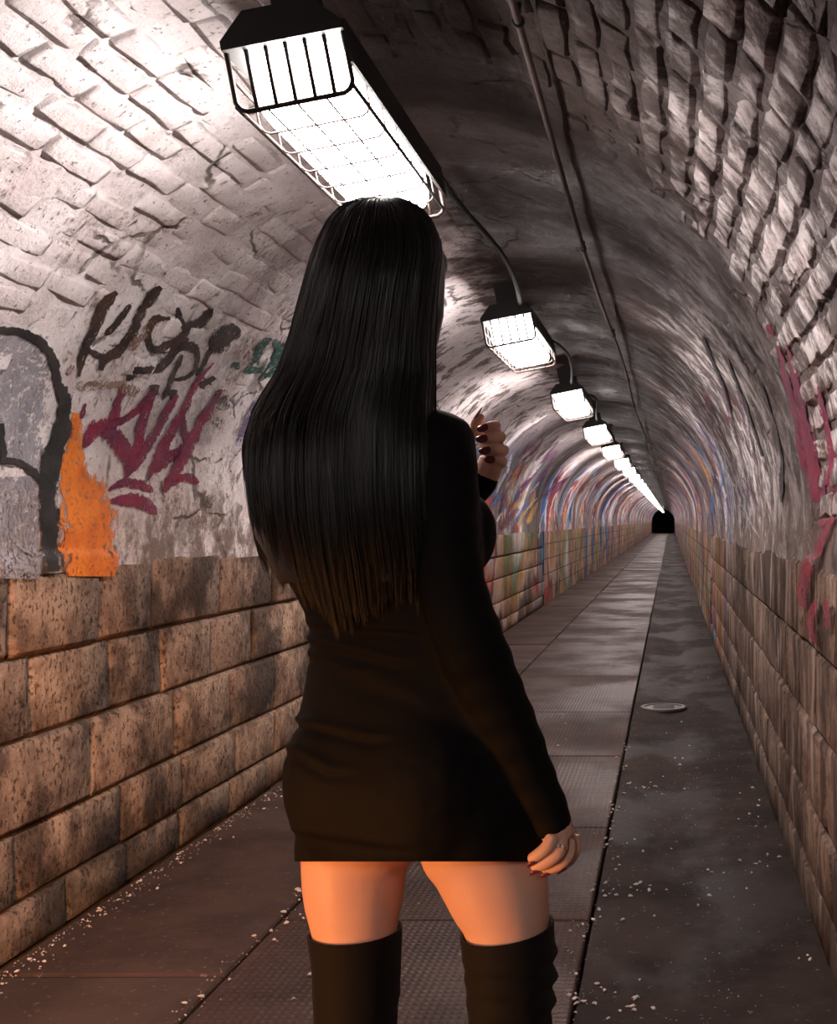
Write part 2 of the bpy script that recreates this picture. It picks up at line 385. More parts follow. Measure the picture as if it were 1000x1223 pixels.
# outer skin so the vault has thickness
b = MB(); rings = []
for yv in (Y0, Y1+14.2):
    rings.append([(CX+(R+.25)*math.cos(a), yv, CZ+(R+.25)*math.sin(a)) for a in np.linspace(0, math.pi, 40)]+[(XL-.25, yv, -.15), (XR+.25, yv, -.15)])
b.loft(rings, False); obj('outer_shell', b.build('outer_shell'), M_MORTAR, vault)
b = MB(); b.box((XL-.2, Y1+14, -.1), (XR+.2, Y1+14.2, 2.8)); struct(obj('wall_back', b.build('wall_back', False), M_MORTAR), 'unlit dark end of the tunnel')

# bricks standing proud of the plaster near the camera
def brick_mesh(seed, rough):
    rs = np.random.RandomState(seed); nu, nv = 5, 4; v = []; f = []
    us = [-.5, -.42, 0, .42, .5]; vs = [-.5, -.33, .33, .5]
    for j in range(nv):
        for i in range(nu):
            e = (i in (0, nu-1))+(j in (0, nv-1))
            v.append((us[i]+rs.uniform(-.03, .03)*rough, vs[j]+rs.uniform(-.09, .09)*rough, (-.006-.006*(e > 1))*min(e, 1)*rough+rs.uniform(-.003, .003)*rough))
    for j in range(nv-1):
        for i in range(nu-1): f.append((j*nu+i, j*nu+i+1, (j+1)*nu+i+1, (j+1)*nu+i))
    loop = [i for i in range(nu)]+[j*nu+nu-1 for j in range(1, nv)]+[(nv-1)*nu+i for i in range(nu-2, -1, -1)]+[j*nu for j in range(nv-2, 0, -1)]
    k = len(v)
    for i in loop: v.append((v[i][0]*1.01, v[i][1]*1.02, -.05))
    for a in range(len(loop)): c = (a+1) % len(loop); f.append((loop[c], loop[a], k+a, k+c))
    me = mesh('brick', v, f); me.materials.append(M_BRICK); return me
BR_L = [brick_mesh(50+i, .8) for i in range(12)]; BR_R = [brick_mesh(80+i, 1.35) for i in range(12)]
cands = []
BH = .0835; nrow = int(ARC/BH)
rb = random.Random(11)
for r in range(nrow):
    s = LS+(r+.5)*ARC/nrow; left = s < TOT/2
    x, z, nxx, nzz = vault_frame(s)
    y = .9+rb.uniform(0, .3)
    while y < 7.0:
        L = rb.uniform(.22, .30) if left else rb.uniform(.15, .30)
        yc = y+L/2; y += L
        h = float(relief(s, yc))
        # how strongly the bricks show through the lime coat
        if left:
            show = min(1, max(0, (z-1.72)/.3))*min(1, max(0, (6.0-yc)/1.2))
            proud = -.003+.007*show+rb.uniform(-.006, .004)
        else:
            a = (TOT-s)
            show = min(1, max(0, (4.6-.55*a-yc)/.7)+.0)
            proud = -.010+.017*show+rb.uniform(-.003, .005)
        if show <= .02 or proud < (-.004 if left else -.007): continue
        px = VX+x/yc*F; py = VY-(z-EYE)/yc*F
        if yc < 1.2: continue
        vis = -200 < px < 1200 and -200 < py < 1300
        cands.append((-(1/yc if vis else .01/yc), s, yc, L, proud+h, left))
cands.sort(key=lambda c: c[0])
stuff = MB()
for k, (_, s, yc, L, pr, left) in enumerate(cands):
    x, z, nxx, nzz = vault_frame(s)
    tx, tz = nzz, -nxx                              # tangent in the section
    Mx = Matrix(((0, -tx, nxx, x+nxx*pr), (1, 0, 0, yc), (0, -tz, nzz, z+nzz*pr), (0, 0, 0, 1)))
    if Mx.to_3x3().determinant() < 0: Mx = Mx @ Matrix.Diagonal((1, -1, 1, 1))
    if Mx.to_3x3().determinant() < 0: Mx = Mx @ Matrix.Diagonal((-1, 1, 1, 1))
    g_ = .005 if left else .010
    Mx = Mx @ Matrix.Rotation(rb.uniform(-.02, .02)*(1 if left else 1.8), 4, 'Z') @ Matrix.Rotation(rb.uniform(-.015, .015)*(1 if left else 3), 4, 'X') @ Matrix.Diagonal((L-g_, ARC/nrow-g_, 1, 1))
    me = rb.choice(BR_L if left else BR_R)
    if k < 298:
        o = obj('brick', me, None, vault); o.matrix_world = Mx
    else:
        stuff.add([Mx @ vv.co for vv in me.vertices], [tuple(p.vertices) for p in me.polygons])
so = obj('brickwork', stuff.build('brickwork'), M_BRICK, vault); so['kind'] = 'stuff'

# ------------------------------------------------------------------ graffiti, conforming to the wall surface
def ray_wall(px, py):
    """pixel -> (y, s) on the side walls / vault; s negative or > TOT means on the stone blocks"""
    dx = (px-VX)/F; dz = -(py-VY)/F
    a = dx*dx+dz*dz; bq = -2*CX*dx; c = CX*CX-R*R
    t = (-bq+math.sqrt(bq*bq-4*a*c))/(2*a)
    if dz < 0: t = (XL if dx < 0 else XR)/dx
    x, z = dx*t, EYE+dz*t
    if z < CZ: s = (z-ZB) if dx < 0 else TOT-(z-ZB)
    else: s = LS+R*(math.pi-math.atan2(z-CZ, x-CX))
    return t, s
def on_wall(y, s, off):
    if s < 0: return (XL+.015+off, y, ZB+s)
    if s > TOT: return (XR-.015-off, y, ZB-(s-TOT))
    x, z, a, b_ = vault_frame(s); h = float(relief(s, y))+off
    if s < .06 or s > TOT-.06: h = max(h, .015+off)
    return (x+a*h, y, z+b_*h)
PAINT_K = [0]
def catmull(P, per):
    out = []; n = len(P)
    for i in range(n-1):
        p0, p1, p2, p3 = (np.array(P[max(0, min(n-1, i+k))], float) for k in (-1, 0, 1, 2))
        for t in np.linspace(0, 1, per, endpoint=False):
            out.append(.5*((2*p1)+(-p0+p2)*t+(2*p0-5*p1+4*p2-p3)*t*t+(-p0+3*p1-3*p2+p3)*t**3))
    out.append(np.array(P[-1], float)); return out
def graffiti(name, strokes, mat, label, parent, conv, taper=.45, off0=.004):
    V = []; Fc = []; UV = []; NC = 7
    for st in strokes:
        PAINT_K[0] += 1; off = off0+.00035*(PAINT_K[0] % 9)
        pts = [(*conv(p[0], p[1]), p[2]/conv.k) for p in st]
        if len(pts) == 1: pts = [(pts[0][0], pts[0][1]-pts[0][2]*.4, pts[0][2]*.8), (pts[0][0], pts[0][1]+pts[0][2]*.4, pts[0][2]*.8)]
        C = catmull(pts, 8); m = len(C); k0 = len(V)
        for i, c in enumerate(C):
            d = C[min(i+1, m-1)][:2]-C[max(i-1, 0)][:2]; d = d/(np.hypot(*d)+1e-6); nn = np.array((-d[1], d[0]))
            endt = min(i, m-1-i)/max(1, (m-1)); wd = max(c[2], 1.5)*(1 if taper == 0 else min(1, taper+endt*4))
            for j in range(NC):
                q = c[:2]+nn*wd*1.15*(j/(NC-1)-.5); y, s = ray_wall(*q)
                V.append(on_wall(y, s, off)); UV.append((j/(NC-1), i/(m-1)))
        for i in range(m-1):
            for j in range(NC-1): Fc.append((k0+i*NC+j, k0+i*NC+j+1, k0+(i+1)*NC+j+1, k0+(i+1)*NC+j))
    me = mesh(name, V, Fc); ul = me.uv_layers.new(name='UVMap')
    ul.data.foreach_set('uv', [c for l in me.loops for c in UV[l.vertex_index]])
    o = obj(name, me, mat, parent); o['label'] = label; return o
class Conv:
    def __init__(s, ox, oy, k): s.ox, s.oy, s.k = ox, oy, k
    def __call__(s, x, y): return s.ox+x/s.k, s.oy+y/s.k
Z7 = Conv(70, 330, 3.571); Z8 = Conv(0, 380, 3.6); Z6 = Conv(820, 380, 2.911)
P_BLK = mat_paint('black_spray_paint', (.012, .011, .011), (.03, .024, .022), .62)
P_BRN = mat_paint('brown_black_paint', (.018, .010, .008), (.06, .028, .017), .52)
P_BRN2 = mat_paint('thin_brown_paint', (.20, .10, .06), (.30, .19, .13), .38)
P_MAG = mat_paint('magenta_paint', (.23, .008, .045), (.13, .012, .05), .485)
P_ORG = mat_paint('orange_paint', (.80, .22, .018), (.62, .14, .012), .48)
P_GRY = mat_paint('silver_grey_paint', (.32, .30, .33), (.22, .20, .22), .40)
P_TEA = mat_paint('teal_green_paint', (.012, .085, .065), (.02, .06, .05), .46)
P_PUR = mat_paint('violet_paint', (.10, .07, .20), (.16, .13, .24), .38)
P_RED = mat_paint('crimson_paint', (.24, .008, .02), (.16, .02, .05), .42)
P_OLV = mat_paint('olive_paint', (.06, .05, .035), (.10, .08, .06), .36)
graffiti('graffiti', [[(70,70,260),(85,330,270),(60,640,220)], [(50,680,240),(60,900,250),(60,1120,240)]], P_GRY, 'silver grey painted field inside black outline', vault, Z8, .8, .0035)
graffiti('graffiti', [[(322,405,40),(308,560,95),(305,670,140),(350,760,215),(362,880,262),(365,1000,262),(365,1110,240)]], P_ORG, 'orange painted patch with peeling edges', vault, Z8, 1, .0045)
graffiti('graffiti', [[(-60,48,38),(60,52,42),(150,88,46),(212,165,46),(240,270,42),(255,350,42)],
                      [(262,290,60),(268,400,82),(240,540,90),(205,640,92),(195,760,88),(198,900,80),(195,1090,76)],
                      [(-30,612,32),(70,618,34),(140,668,44),(190,720,60)], [(-4,450,26),(8,540,30),(4,620,36)]], P_BLK, 'thick black sprayed outline with rounded top', vault, Z8, .7, .006)
graffiti('graffiti', [[(240,60,45),(185,120,52),(150,200,48),(105,300,46),(78,425,26)], [(300,115,26),(240,190,34),(190,245,26)],
                      [(425,35,44),(375,95,50),(320,200,46),(265,300,50),(190,360,50),(180,400,40)], [(110,300,30),(190,345,30),(260,290,40)],
                      [(470,175,40),(400,180,34),(375,240,30),(390,300,36),(470,285,46),(560,210,60)],
                      [(505,130,26),(520,200,46),(590,195,56),(650,130,34)], [(570,215,60),(500,290,50),(430,385,40),(330,395,34),(285,440,40)],
                      [(470,310,36),(560,295,46),(590,350,26),(550,420,24),(470,440,20)], [(520,330,24),(480,420,26),(432,520,20)],
                      [(765,215,60),(710,255,100),(640,300,80)], [(660,290,26),(620,360,24),(585,425,18)], [(280,385,30),(360,400,30),(430,375,30)],
                      [(400,480,56)], [(480,500,54)], [(600,470,40),(665,430,24)]], P_BRN, 'brown black slanted tag letters', vault, Z7)
graffiti('graffiti', [[(70,470,50),(150,462,46),(270,455,40)], [(40,318,26),(8,362,22)], [(55,375,26),(30,412,24)], [(250,470,60),(330,490,50)], [(420,180,40),(330,260,50),(300,310,40)]],
         P_BRN2, 'thin brown smears below the tag', vault, Z7, .5, .005)
graffiti('graffiti', [[(112,540,20),(100,575,30),(88,605,20)], [(268,465,26),(240,560,44),(215,640,60)], [(100,730,40),(130,670,70),(180,635,80),(240,690,90),(290,780,80),(283,860,40)],
                      [(395,480,56),(340,560,40),(250,620,36),(150,660,40)], [(385,500,60),(345,640,44),(320,760,44),(290,840,40)], [(495,500,46),(440,600,46),(380,700,44),(310,830,30)],
                      [(655,365,16),(580,460,30),(510,600,44),(440,730,54),(370,870,34)], [(690,480,30),(620,590,46),(550,710,60),(500,820,60),(440,920,50)],
                      [(400,830,50),(470,770,60),(550,720,46)], [(450,880,60),(530,855,46),(590,880,34)], [(205,915,24),(265,880,46),(330,885,46),(400,915,30)], [(215,960,40),(300,950,66),(370,975,60),(410,1015,26)], [(520,560,20),(530,680,30),(560,720,30)]],
         P_MAG, 'magenta crown shaped scrawl', vault, Z7, .4, .005)
graffiti('graffiti', [[(755,378,40)], [(785,405,20),(830,375,34),(852,310,40),(905,262,34)], [(920,265,34),(930,320,36),(880,385,26),(790,412,22)], [(980,270,30),(950,340,34),(905,400,30),(850,440,30)]],
         P_TEA, 'teal green painted letters', vault, Z7)
graffiti('graffiti', [[(735,560,10),(790,505,14),(870,488,12)], [(840,525,20),(795,620,34),(758,722,34)], [(775,730,12),(733,790,12)]], P_PUR, 'violet curved paint stroke', vault, Z7)
graffiti('graffiti', [[(690,480,70),(695,570,76)], [(632,960,74)], [(660,640,60),(690,600,40)]], P_OLV, 'dark olive paint blots', vault, Z7)
graffiti('graffiti', [[(318,95,14),(360,220,26),(395,360,30),(425,520,40)], [(352,90,14),(380,190,26),(410,320,34),(440,480,50),(455,640,50)], [(458,235,14),(480,340,28),(505,450,34),(515,600,30)],
                      [(400,420,40),(450,540,70),(500,560,60)], [(285,20,18),(300,60,18)], [(450,560,60),(480,650,50),(455,690,24)], [(520,440,20),(530,620,30)]],
         P_MAG, 'magenta drips on the dirty right vault', vault, Z6)
graffiti('graffiti', [[(530,690,40),(490,760,44),(450,860,50),(430,960,44),(440,1010,24)], [(480,980,26),(460,1070,34),(480,1130,16)], [(520,980,26),(525,1080,20)], [(470,720,30),(500,700,30)]], P_RED, 'crimson drips on the right stone blocks', wall_r, Z6, .45, .010)
graffiti('graffiti', [[(290,180,24),(330,280,26),(350,350,20)], [(415,110,40),(440,200,30)]], mat_paint('ochre_paint', (.34, .27, .13), (.25, .2, .12), .3), 'faint ochre paint streaks', vault, Z6)
graffiti('graffiti', [[(200,140,5),(235,190,7),(255,160,5)], [(150,60,5),(190,130,7),(230,210,5)], [(100,10,5),(150,70,7)], [(270,220,10),(330,420,12),(340,640,10)], [(60,60,9),(110,190,12),(160,330,9)], [(140,130,8),(220,330,12),(270,480,9)], [(180,30,5),(240,120,7),(262,150,4)]],
         P_BLK, 'dark scribbled lines across the right vault', vault, Z6)
# colourful far strokes, brushed clusters on both sides of the vault
P_BLU = mat_paint('blue_paint', (.03,.07,.22), (.09,.17,.34), .40); P_YEL = mat_paint('yellow_paint', (.66,.38,.09), (.55,.28,.10), .38)
P_PLU = mat_paint('plum_paint', (.10,.02,.09), (.18,.05,.14), .42); P_WHT = mat_paint('white_paint', (.75,.72,.76), (.6,.58,.64), .36); P_RD2 = mat_paint('vermilion_paint', (.36,.035,.02), (.24,.03,.03), .40)
rgf = random.Random(21)
def cluster(mat, lab, zone, n, ln, wd, slant):
    st = []
    for _ in range(n):
        x = rgf.uniform(zone[0], zone[2]); y = rgf.uniform(zone[1], zone[3]); l = ln*rgf.uniform(.5, 1.2); k = slant+rgf.uniform(-.25, .25)
        dx, dy = l*math.sin(k), -l*math.cos(k)
        st.append([(x-dx/2, y-dy/2, wd*.7), (x+rgf.uniform(-2, 2), y, wd*rgf.uniform(.7, 1.3)), (x+dx/2, y+dy/2, wd*.5)])
    graffiti('graffiti', st, mat, lab, vault, Conv(0, 0, 1), .5, .012)
cluster(P_RD2, 'red brushed strokes far down the left vault', (576, 560, 610, 625), 9, 34, 5, .45)
cluster(P_BLU, 'blue brushed strokes far down the left vault', (585, 590, 622, 630), 9, 24, 5, .5)
cluster(P_YEL, 'yellow brushed strokes far down the left vault', (618, 585, 638, 620), 5, 26, 7, .4)
cluster(P_PLU, 'plum brushed strokes far down the left vault', (625, 530, 675, 590), 16, 34, 3.5, .75)
cluster(P_WHT, 'white brushed strokes far down the left vault', (575, 540, 660, 630), 8, 28, 3, .5)
cluster(P_BLU, 'blue brushed strokes on the right vault', (852, 560, 872, 632), 6, 40, 2.2, -.12)
cluster(P_RD2, 'red brushed strokes on the right vault', (838, 470, 880, 560), 7, 26, 1.8, -.45)
cluster(P_WHT, 'white brushed strokes on the right vault', (862, 480, 900, 630), 12, 50, 2.6, -.25)
cluster(P_PLU, 'plum brushed strokes on the right vault', (840, 480, 915, 620), 10, 50, 2, -.3)

# ------------------------------------------------------------------ caged lamps
LW, LL, LH, LZ = .235, 1.0, .12, 2.13
def lamp_parts():
    P = []
    b = MB(); prof = []
    for yv in (-LL/2-.02, LL/2+.02):
        prof.append([(-LW/2-.004, yv, LH+.0), (LW/2+.004, yv, LH), (LW/2+.004, yv, LH+.018), (LW/2-.05, yv, LH+.07), (-LW/2+.05, yv, LH+.07), (-LW/2-.004, yv, LH+.018)])
    b.loft(prof); P.append(('housing', b.build('housing', False), M_DARK, None))
    b = MB(); b.box((LW/2+.006, -LL/2-.02, .050), (LW/2+.012, LL/2+.02, LH+.016)); P.append(('side_flange', b.build('side_flange', False), M_DARK, None))
    b = MB(); rings = []
    hw, hl = LW/2-.014, LL/2-.02
    for (z, k) in ((LH, 1), (.045, 1), (.028, .97), (.018, .88), (.016, .6)):
        ring = []
        for q in range(28):
            a = 2*math.pi*q/28; c, s_ = math.cos(a), math.sin(a)
            ring.append((hw*k*math.copysign(abs(c)**.4, c), (hl-.03*(1-k))*math.copysign(abs(s_)**.25, s_), z))
        rings.append(ring)
    b.loft(rings); P.append(('diffuser', b.build('diffuser'), M_EMIT, None))
    r = .0045; bars = []
    def hoop(y):                                       # U shaped cross bar
        c = .02; x = LW/2
        return [(-x, y, LH+.01), (-x, y, c), (-x+.008, y, .006), (-x+c, y, 0), (x-c, y, 0), (x-.008, y, .006), (x, y, c), (x, y, LH+.01)]
    for i in range(8): bars.append((hoop(-LL/2+LL*i/7), .0024 if i not in (0, 7) else .0055))
    for xk in (-1, -.5, 0, .5, 1):
        x = LW/2*xk; zz = .0 if abs(xk) < 1 else .012
        bars.append(([(x, -LL/2, zz), (x, LL/2, zz)], .0022 if abs(xk) < 1 else r))
    for sx in (-1, 1): bars.append(([(sx*LW/2, -LL/2, .07), (sx*LW/2, LL/2, .07)], r*.9))
    for yk in (-1, 1):
        for q in range(1, 6):
            x = -LW/2+LW*q/6; bars.append(([(x, yk*LL/2, 0), (x, yk*LL/2, LH+.01)], r))
    for (p, rr) in bars:
        b = MB(); b.tube(p, rr, 6); P.append(('cage_bar', b.build('cage_bar'), M_WIRE, None))
    for yk in (-.32, .32):
        b = MB(); b.box((-.05, yk-.02, LH+.075), (.05, yk+.02, LH+.205)); P.append(('bracket', b.build('bracket', False), M_DARK, None))
    return P
LP = lamp_parts()
cage = MB()
for (nm, me, _, _) in LP:
    if nm == 'cage_bar': cage.add([v.co for v in me.vertices], [tuple(p.vertices) for p in me.polygons])
cage_me = cage.build('cage'); cage_me.materials.append(M_WIRE)
LAB = ['wire caged tunnel lamp above the head of the black haired person', 'wire caged tunnel lamp, second along the crown from the person', 'wire caged tunnel lamp, third along the crown from the person', 'wire caged tunnel lamp, fourth along the crown from the person', 'caged tunnel lamp, fifth along the crown from the person', 'caged tunnel lamp, sixth along the crown from the person']
lampY = [(2.99+3.38*i if i >= 0 else 1.78+3.38*i) for i in range(-2, 38)]  # unseen lamps behind the viewpoint are set off-spacing to light the hair
for i, y in enumerate(lampY):
    k = i-2
    e = bpy.data.objects.new('tunnel_lamp', None); COL.objects.link(e); e.empty_display_size = .1
    e.location = (CX, y, LZ); e.rotation_euler = (0, math.radians(-11), 0)
    tag(e, LAB[k] if 0 <= k < 6 else ('small distant caged lamp in the glowing row towards the dark tunnel end' if k >= 4 else 'unseen caged lamp behind the viewpoint, placed to light the hair'), 'lamp', 'row of caged lamps along the crown')
    for (nm, me, mt, _) in LP:
        if nm == 'cage_bar' and k > 3: continue
        o = obj(nm, me, mt, e)
    if k > 3: obj('cage', cage_me, M_WIRE, e)
# conduit along the crown and thin cables between lamps
b = MB(); xs_ = -.335; zc = CZ+math.sqrt(R*R-(xs_-CX)**2)-.048
b.tube([(xs_+.012*math.sin(y*.9), y, zc+.006*math.sin(y*1.7)) for y in np.linspace(-3, 60, 90)], .0085, 8)
cd = tag(obj('conduit', b.build('conduit'), M_PIPE), 'thin painted conduit pipe running along the vault beside the lamps', 'pipe')
for q in range(9):
    y = .4+q*2.3; s = MB(); s.tube([(xs_+.0105*math.cos(a)+.012*math.sin(y*.9), y, zc+.006*math.sin(y*1.7)+.0105*math.sin(a)) for a in np.linspace(0, 2*math.pi, 12)], .004, 5)
    s.box((xs_-.006+.012*math.sin(y*.9), y-.006, zc+.012), (xs_+.006+.012*math.sin(y*.9), y+.006, zc+.034)); obj('clip', s.build('clip'), M_DARK, cd)
ORD = ['first', 'second', 'third', 'fourth', 'fifth', 'sixth', 'seventh']
for i in range(2, 8):
    ya, yb = lampY[i]+LL/2+.03, lampY[i+1]-LL/2-.03
    b = MB(); b.tube([(CX+.03+.03*math.sin(t*7+i), ya+(yb-ya)*t, LZ+LH+.06+.11*math.sin(math.pi*t)) for t in np.linspace(0, 1, 14)], .010, 7)
    tag(obj('cable', b.build('cable'), M_RUBBER), 'black power cable from the %s to the %s caged lamp beyond the person' % (ORD[i-2], ORD[i-1]), 'cable', 'cables between lamps')

# ------------------------------------------------------------------ manhole cover and litter on the floor
y = EYE*F/(843-VY); x = (793-VX)/F*y; DRAIN = (x, y)
e = bpy.data.objects.new('drain_cover', None); COL.objects.link(e); e.location = (x, y, float(fbm(np.array(x*3), np.array(y*1.6), 4, 5)*.022-.004-.018*np.exp(-((x-.02)/.16)**2))+.007)
tag(e, 'round iron drain cover set in the wet concrete strip', 'drain cover')
b = MB(); b.tube([(0, 0, -.01), (0, 0, .008)], .125, 28); obj('cover', b.build('cover', False), M_IRON, e)
b = MB(); rg = []
for a in np.linspace(0, 2*math.pi, 33)[:-1]:
    rg.append([(c*math.cos(a), c*math.sin(a), h) for c, h in ((.13, -.01), (.13, .014), (.165, .012), (.17, -.01))])
v = [p for r_ in rg for p in r_]; f = []
for i in range(32):
    for j in range(4): f.append((i*4+j, ((i+1) % 32)*4+j, ((i+1) % 32)*4+(j+1) % 4, i*4+(j+1) % 4))
b.add(v, f); obj('rim', b.build('rim'), M_IRON, e)
for q in range(5):
    b = MB(); b.box((-.075, -.07+q*.035-.006, .007), (.075, -.07+q*.035+.006, .013)); obj('rib', b.build('rib', False), M_IRON, e)

def flake_mesh(seed, sc):
    rs = np.random.RandomState(seed); n = 7; v = [(0, 0, .004+.004*rs.rand())]; f = []
    for k in range(n):
        a = 2*math.pi*k/n; r_ = rs.uniform(.5, 1.0)
        v.append((r_*math.cos(a)*sc, r_*math.sin(a)*sc*.55, rs.uniform(.0, .005)))
    for k in range(n): f.append((0, 1+k, 1+(k+1) % n))
    m = len(v); v += [(p[0]*.97, p[1]*.97, p[2]-.003) for p in v]
    for k in range(n): f.append((m, m+1+(k+1) % n, m+1+k)); f.append((1+k, m+1+k, m+1+(k+1) % n, 1+(k+1) % n))
    me = mesh('litter_flake', v, f, False); me.materials.append(M_FLAKE); return me
FM = [flake_mesh(i, .011) for i in range(8)]
rl = random.Random(5)
spots = []
def fpix(px, py):
    y = EYE*F/(py-VY); return (px-VX)/F*y, y
for _ in range(75):                                    # along the foot of the left wall
    y = 3.5+2.6*rl.random()**1.3; spots.append((XL+.02+abs(rl.gauss(0, .05)), y, 'w'))
for _ in range(35): spots.append((XS+rl.gauss(0, .022), 3.0+rl.random()*2.2, 'j'))
for _ in range(45): spots.append((XP+rl.gauss(.005, .02), 2.9+rl.random()*4.5, 'j2'))
for (cx_, cy_, sx_, sy_, n) in ((745,1045,26,28,26), (765,940,22,7,16), (860,1040,40,18,18), (905,945,8,14,8), (740,1190,30,16,16), (900,975,30,12,8), (965,1140,10,4,4), (800,880,50,30,8)):
    for _ in range(n):
        x, y = fpix(rl.gauss(cx_, sx_), max(700, rl.gauss(cy_, sy_)))
        if XP+.02 < x < XR-.02: spots.append((x, y, 'r'))
for _ in range(26):
    x, y = rl.uniform(XS+.03, XP-.03), 2.9+rl.random()*6; spots.append((x, y, 'p'))
for (px_, py_) in ((350,1194), (482,1065), (500,1080), (470,1050), (655,735), (690,800)):
    spots.append((*fpix(px_, py_), 'p'))
LBL = {'w': ('pale litter flake lying along the foot of the left stone wall', 'litter along the left wall'), 'j': ('pale litter flake in the joint between slabs and ridged plates', 'litter in the slab joint'),
       'j2': ('pale litter flake in the seam beside the wet concrete strip', 'litter in the concrete seam'), 'r': ('pale litter flake on the wet concrete strip by the right wall', 'litter on the wet strip'), 'p': ('pale litter flake on the ridged plates', 'litter on the plates')}
def wet_z(x, y): return float(fbm(np.array(x*3), np.array(y*1.6), 4, 5)*.022-.004-.018*np.exp(-((x-.02)/.16)**2))
for (x, y, k) in spots:
    o = obj('litter_flake', rl.choice(FM), None); o.location = (x, y, (wet_z(x, y) if x > XP else .0)+.0025)
    s_ = rl.uniform(.45, 1.2)*(.85 if k == 'w' else 1.05); o.scale = (s_, s_, s_); o.rotation_euler = (0, 0, rl.uniform(0, 6.28))
    tag(o, LBL[k][0], 'litter', LBL[k][1])
b = MB()
for _ in range(1500):
    k = rl.random()
    if k < .4: x, y = XL+.012+abs(rl.gauss(0, .045)), 3+6*rl.random()**1.5
    elif k < .6: x, y = XP+rl.gauss(0, .03), 2.6+rl.random()*7
    elif k < .72: x, y = XS+rl.gauss(0, .025), 2.6+rl.random()*5
    else: x, y = rl.uniform(XP, XR-.02), 2.6+rl.random()*8
    if abs(x-DRAIN[0]) < .18 and abs(y-DRAIN[1]) < .18: continue
    z = (wet_z(x, y) if x > XP else .0); r_ = rl.uniform(.001, .0032)
    b.add([(x-r_, y-r_, z-.001), (x+r_, y-r_*.6, z-.001), (x+r_*.7, y+r_, z-.001), (x-r_*.8, y+r_, z-.001), (x, y, z+r_*1.1)], [(0,1,4), (1,2,4), (2,3,4), (3,0,4)])
gr = obj('grit', b.build('grit', False), M_GRIT); gr['kind'] = 'stuff'; gr['label'] = 'fine pale grit scattered over the tunnel floor'; gr['category'] = 'grit'
#PERSON
# ------------------------------------------------------------------ the person
YP = 1.79
M_SKIN = None
def mat_skin():
    g = G('skin'); n = g.noise(7, 5, .6); n2 = g.noise(160, 4, .6)
    col = g.mix(g.step(n, .3, .7), (.80, .50, .38), (.72, .42, .31))
    g.b.inputs['Subsurface Weight'].default_value = .18; g.b.inputs['Subsurface Radius'].default_value = (.012, .005, .003)
    g.b.inputs['Subsurface Scale'].default_value = .5
    return g.fin(col, .5, g.bump(n2, .12, .0015), .4)
def mat_cloth(name, col, sheen=.25):
    g = G(name); n = g.noise(500, 3, .5); n2 = g.noise(8, 5, .6)
    c = g.mix(n2, col, tuple(q*.75 for q in col))
    g.b.inputs['Sheen Weight'].default_value = sheen; g.b.inputs['Sheen Roughness'].default_value = .45
    return g.fin(c, .75, g.bump(n, .2, .001, g.bump(n2, .1, .01)), .14)
def mat_hair():
    g = G('black_hair'); u = g.rnd(); n = g.noise(1, 3, .5, g.scale(g.pos, (160, 160, 3)))
    col = g.mix(n, (.004, .0037, .0037), (.010, .009, .009))
    return g.fin(col, .40, None, .75)
M_SKIN = mat_skin(); M_DRESS = mat_cloth('black_jersey', (.005, .0042, .0038), .0); M_BOOT = mat_cloth('black_suede', (.010, .0085, .0075), .06)
M_HAIR = mat_hair(); M_NAIL = simple('burgundy_nail', (.20, .04, .075), .25, spec=.6, var=.15); M_SILVER = simple('silver', (.75, .73, .70), .22, 1., var=.1)
M_SOLE = simple('boot_sole', (.02, .018, .018), .5); M_EYE = simple('eye_white', (.7, .68, .66), .25); M_IRIS = simple('dark_iris', (.03, .02, .015), .2)
M_LIP = simple('lips', (.40, .12, .11), .4)

def PX(px, py, dy=0.):
    y = YP+dy; return Vector(((px-VX)/F*y, y, EYE-(py-VY)/F*y))
ROT = math.radians(28)
RV = Vector((math.cos(ROT), -math.sin(ROT), 0)); FV = Vector((math.sin(ROT), math.cos(ROT), 0)); UPV = Vector((0, 0, 1))
def ering(c, a, b, n=40, ex=2.3, r=RV, f=FV, bb=None):
    """ring: half width a along r, half depth b forwards, bb backwards"""
    out = []
    for k in range(n):
        t = 2*math.pi*k/n; ct, st = math.cos(t), math.sin(t)
        x = math.copysign(abs(ct)**(2/ex), ct)*a; y = math.copysign(abs(st)**(2/ex), st)
        y *= b if y > 0 or bb is None else bb
        out.append(Vector(c)+r*x+f*y)
    return out
def smooth_rings(keys, n=40, sub=5, ex=2.3):
    """keys: (px, py, dy, a, b, bb) interpolated smoothly"""
    K = catmull([(k[0], k[1], k[2], k[3], k[4], k[5]) for k in keys], sub)
    return [ering(PX(k[0], k[1], k[2]), k[3], k[4], n, ex, bb=k[5]) for k in K]
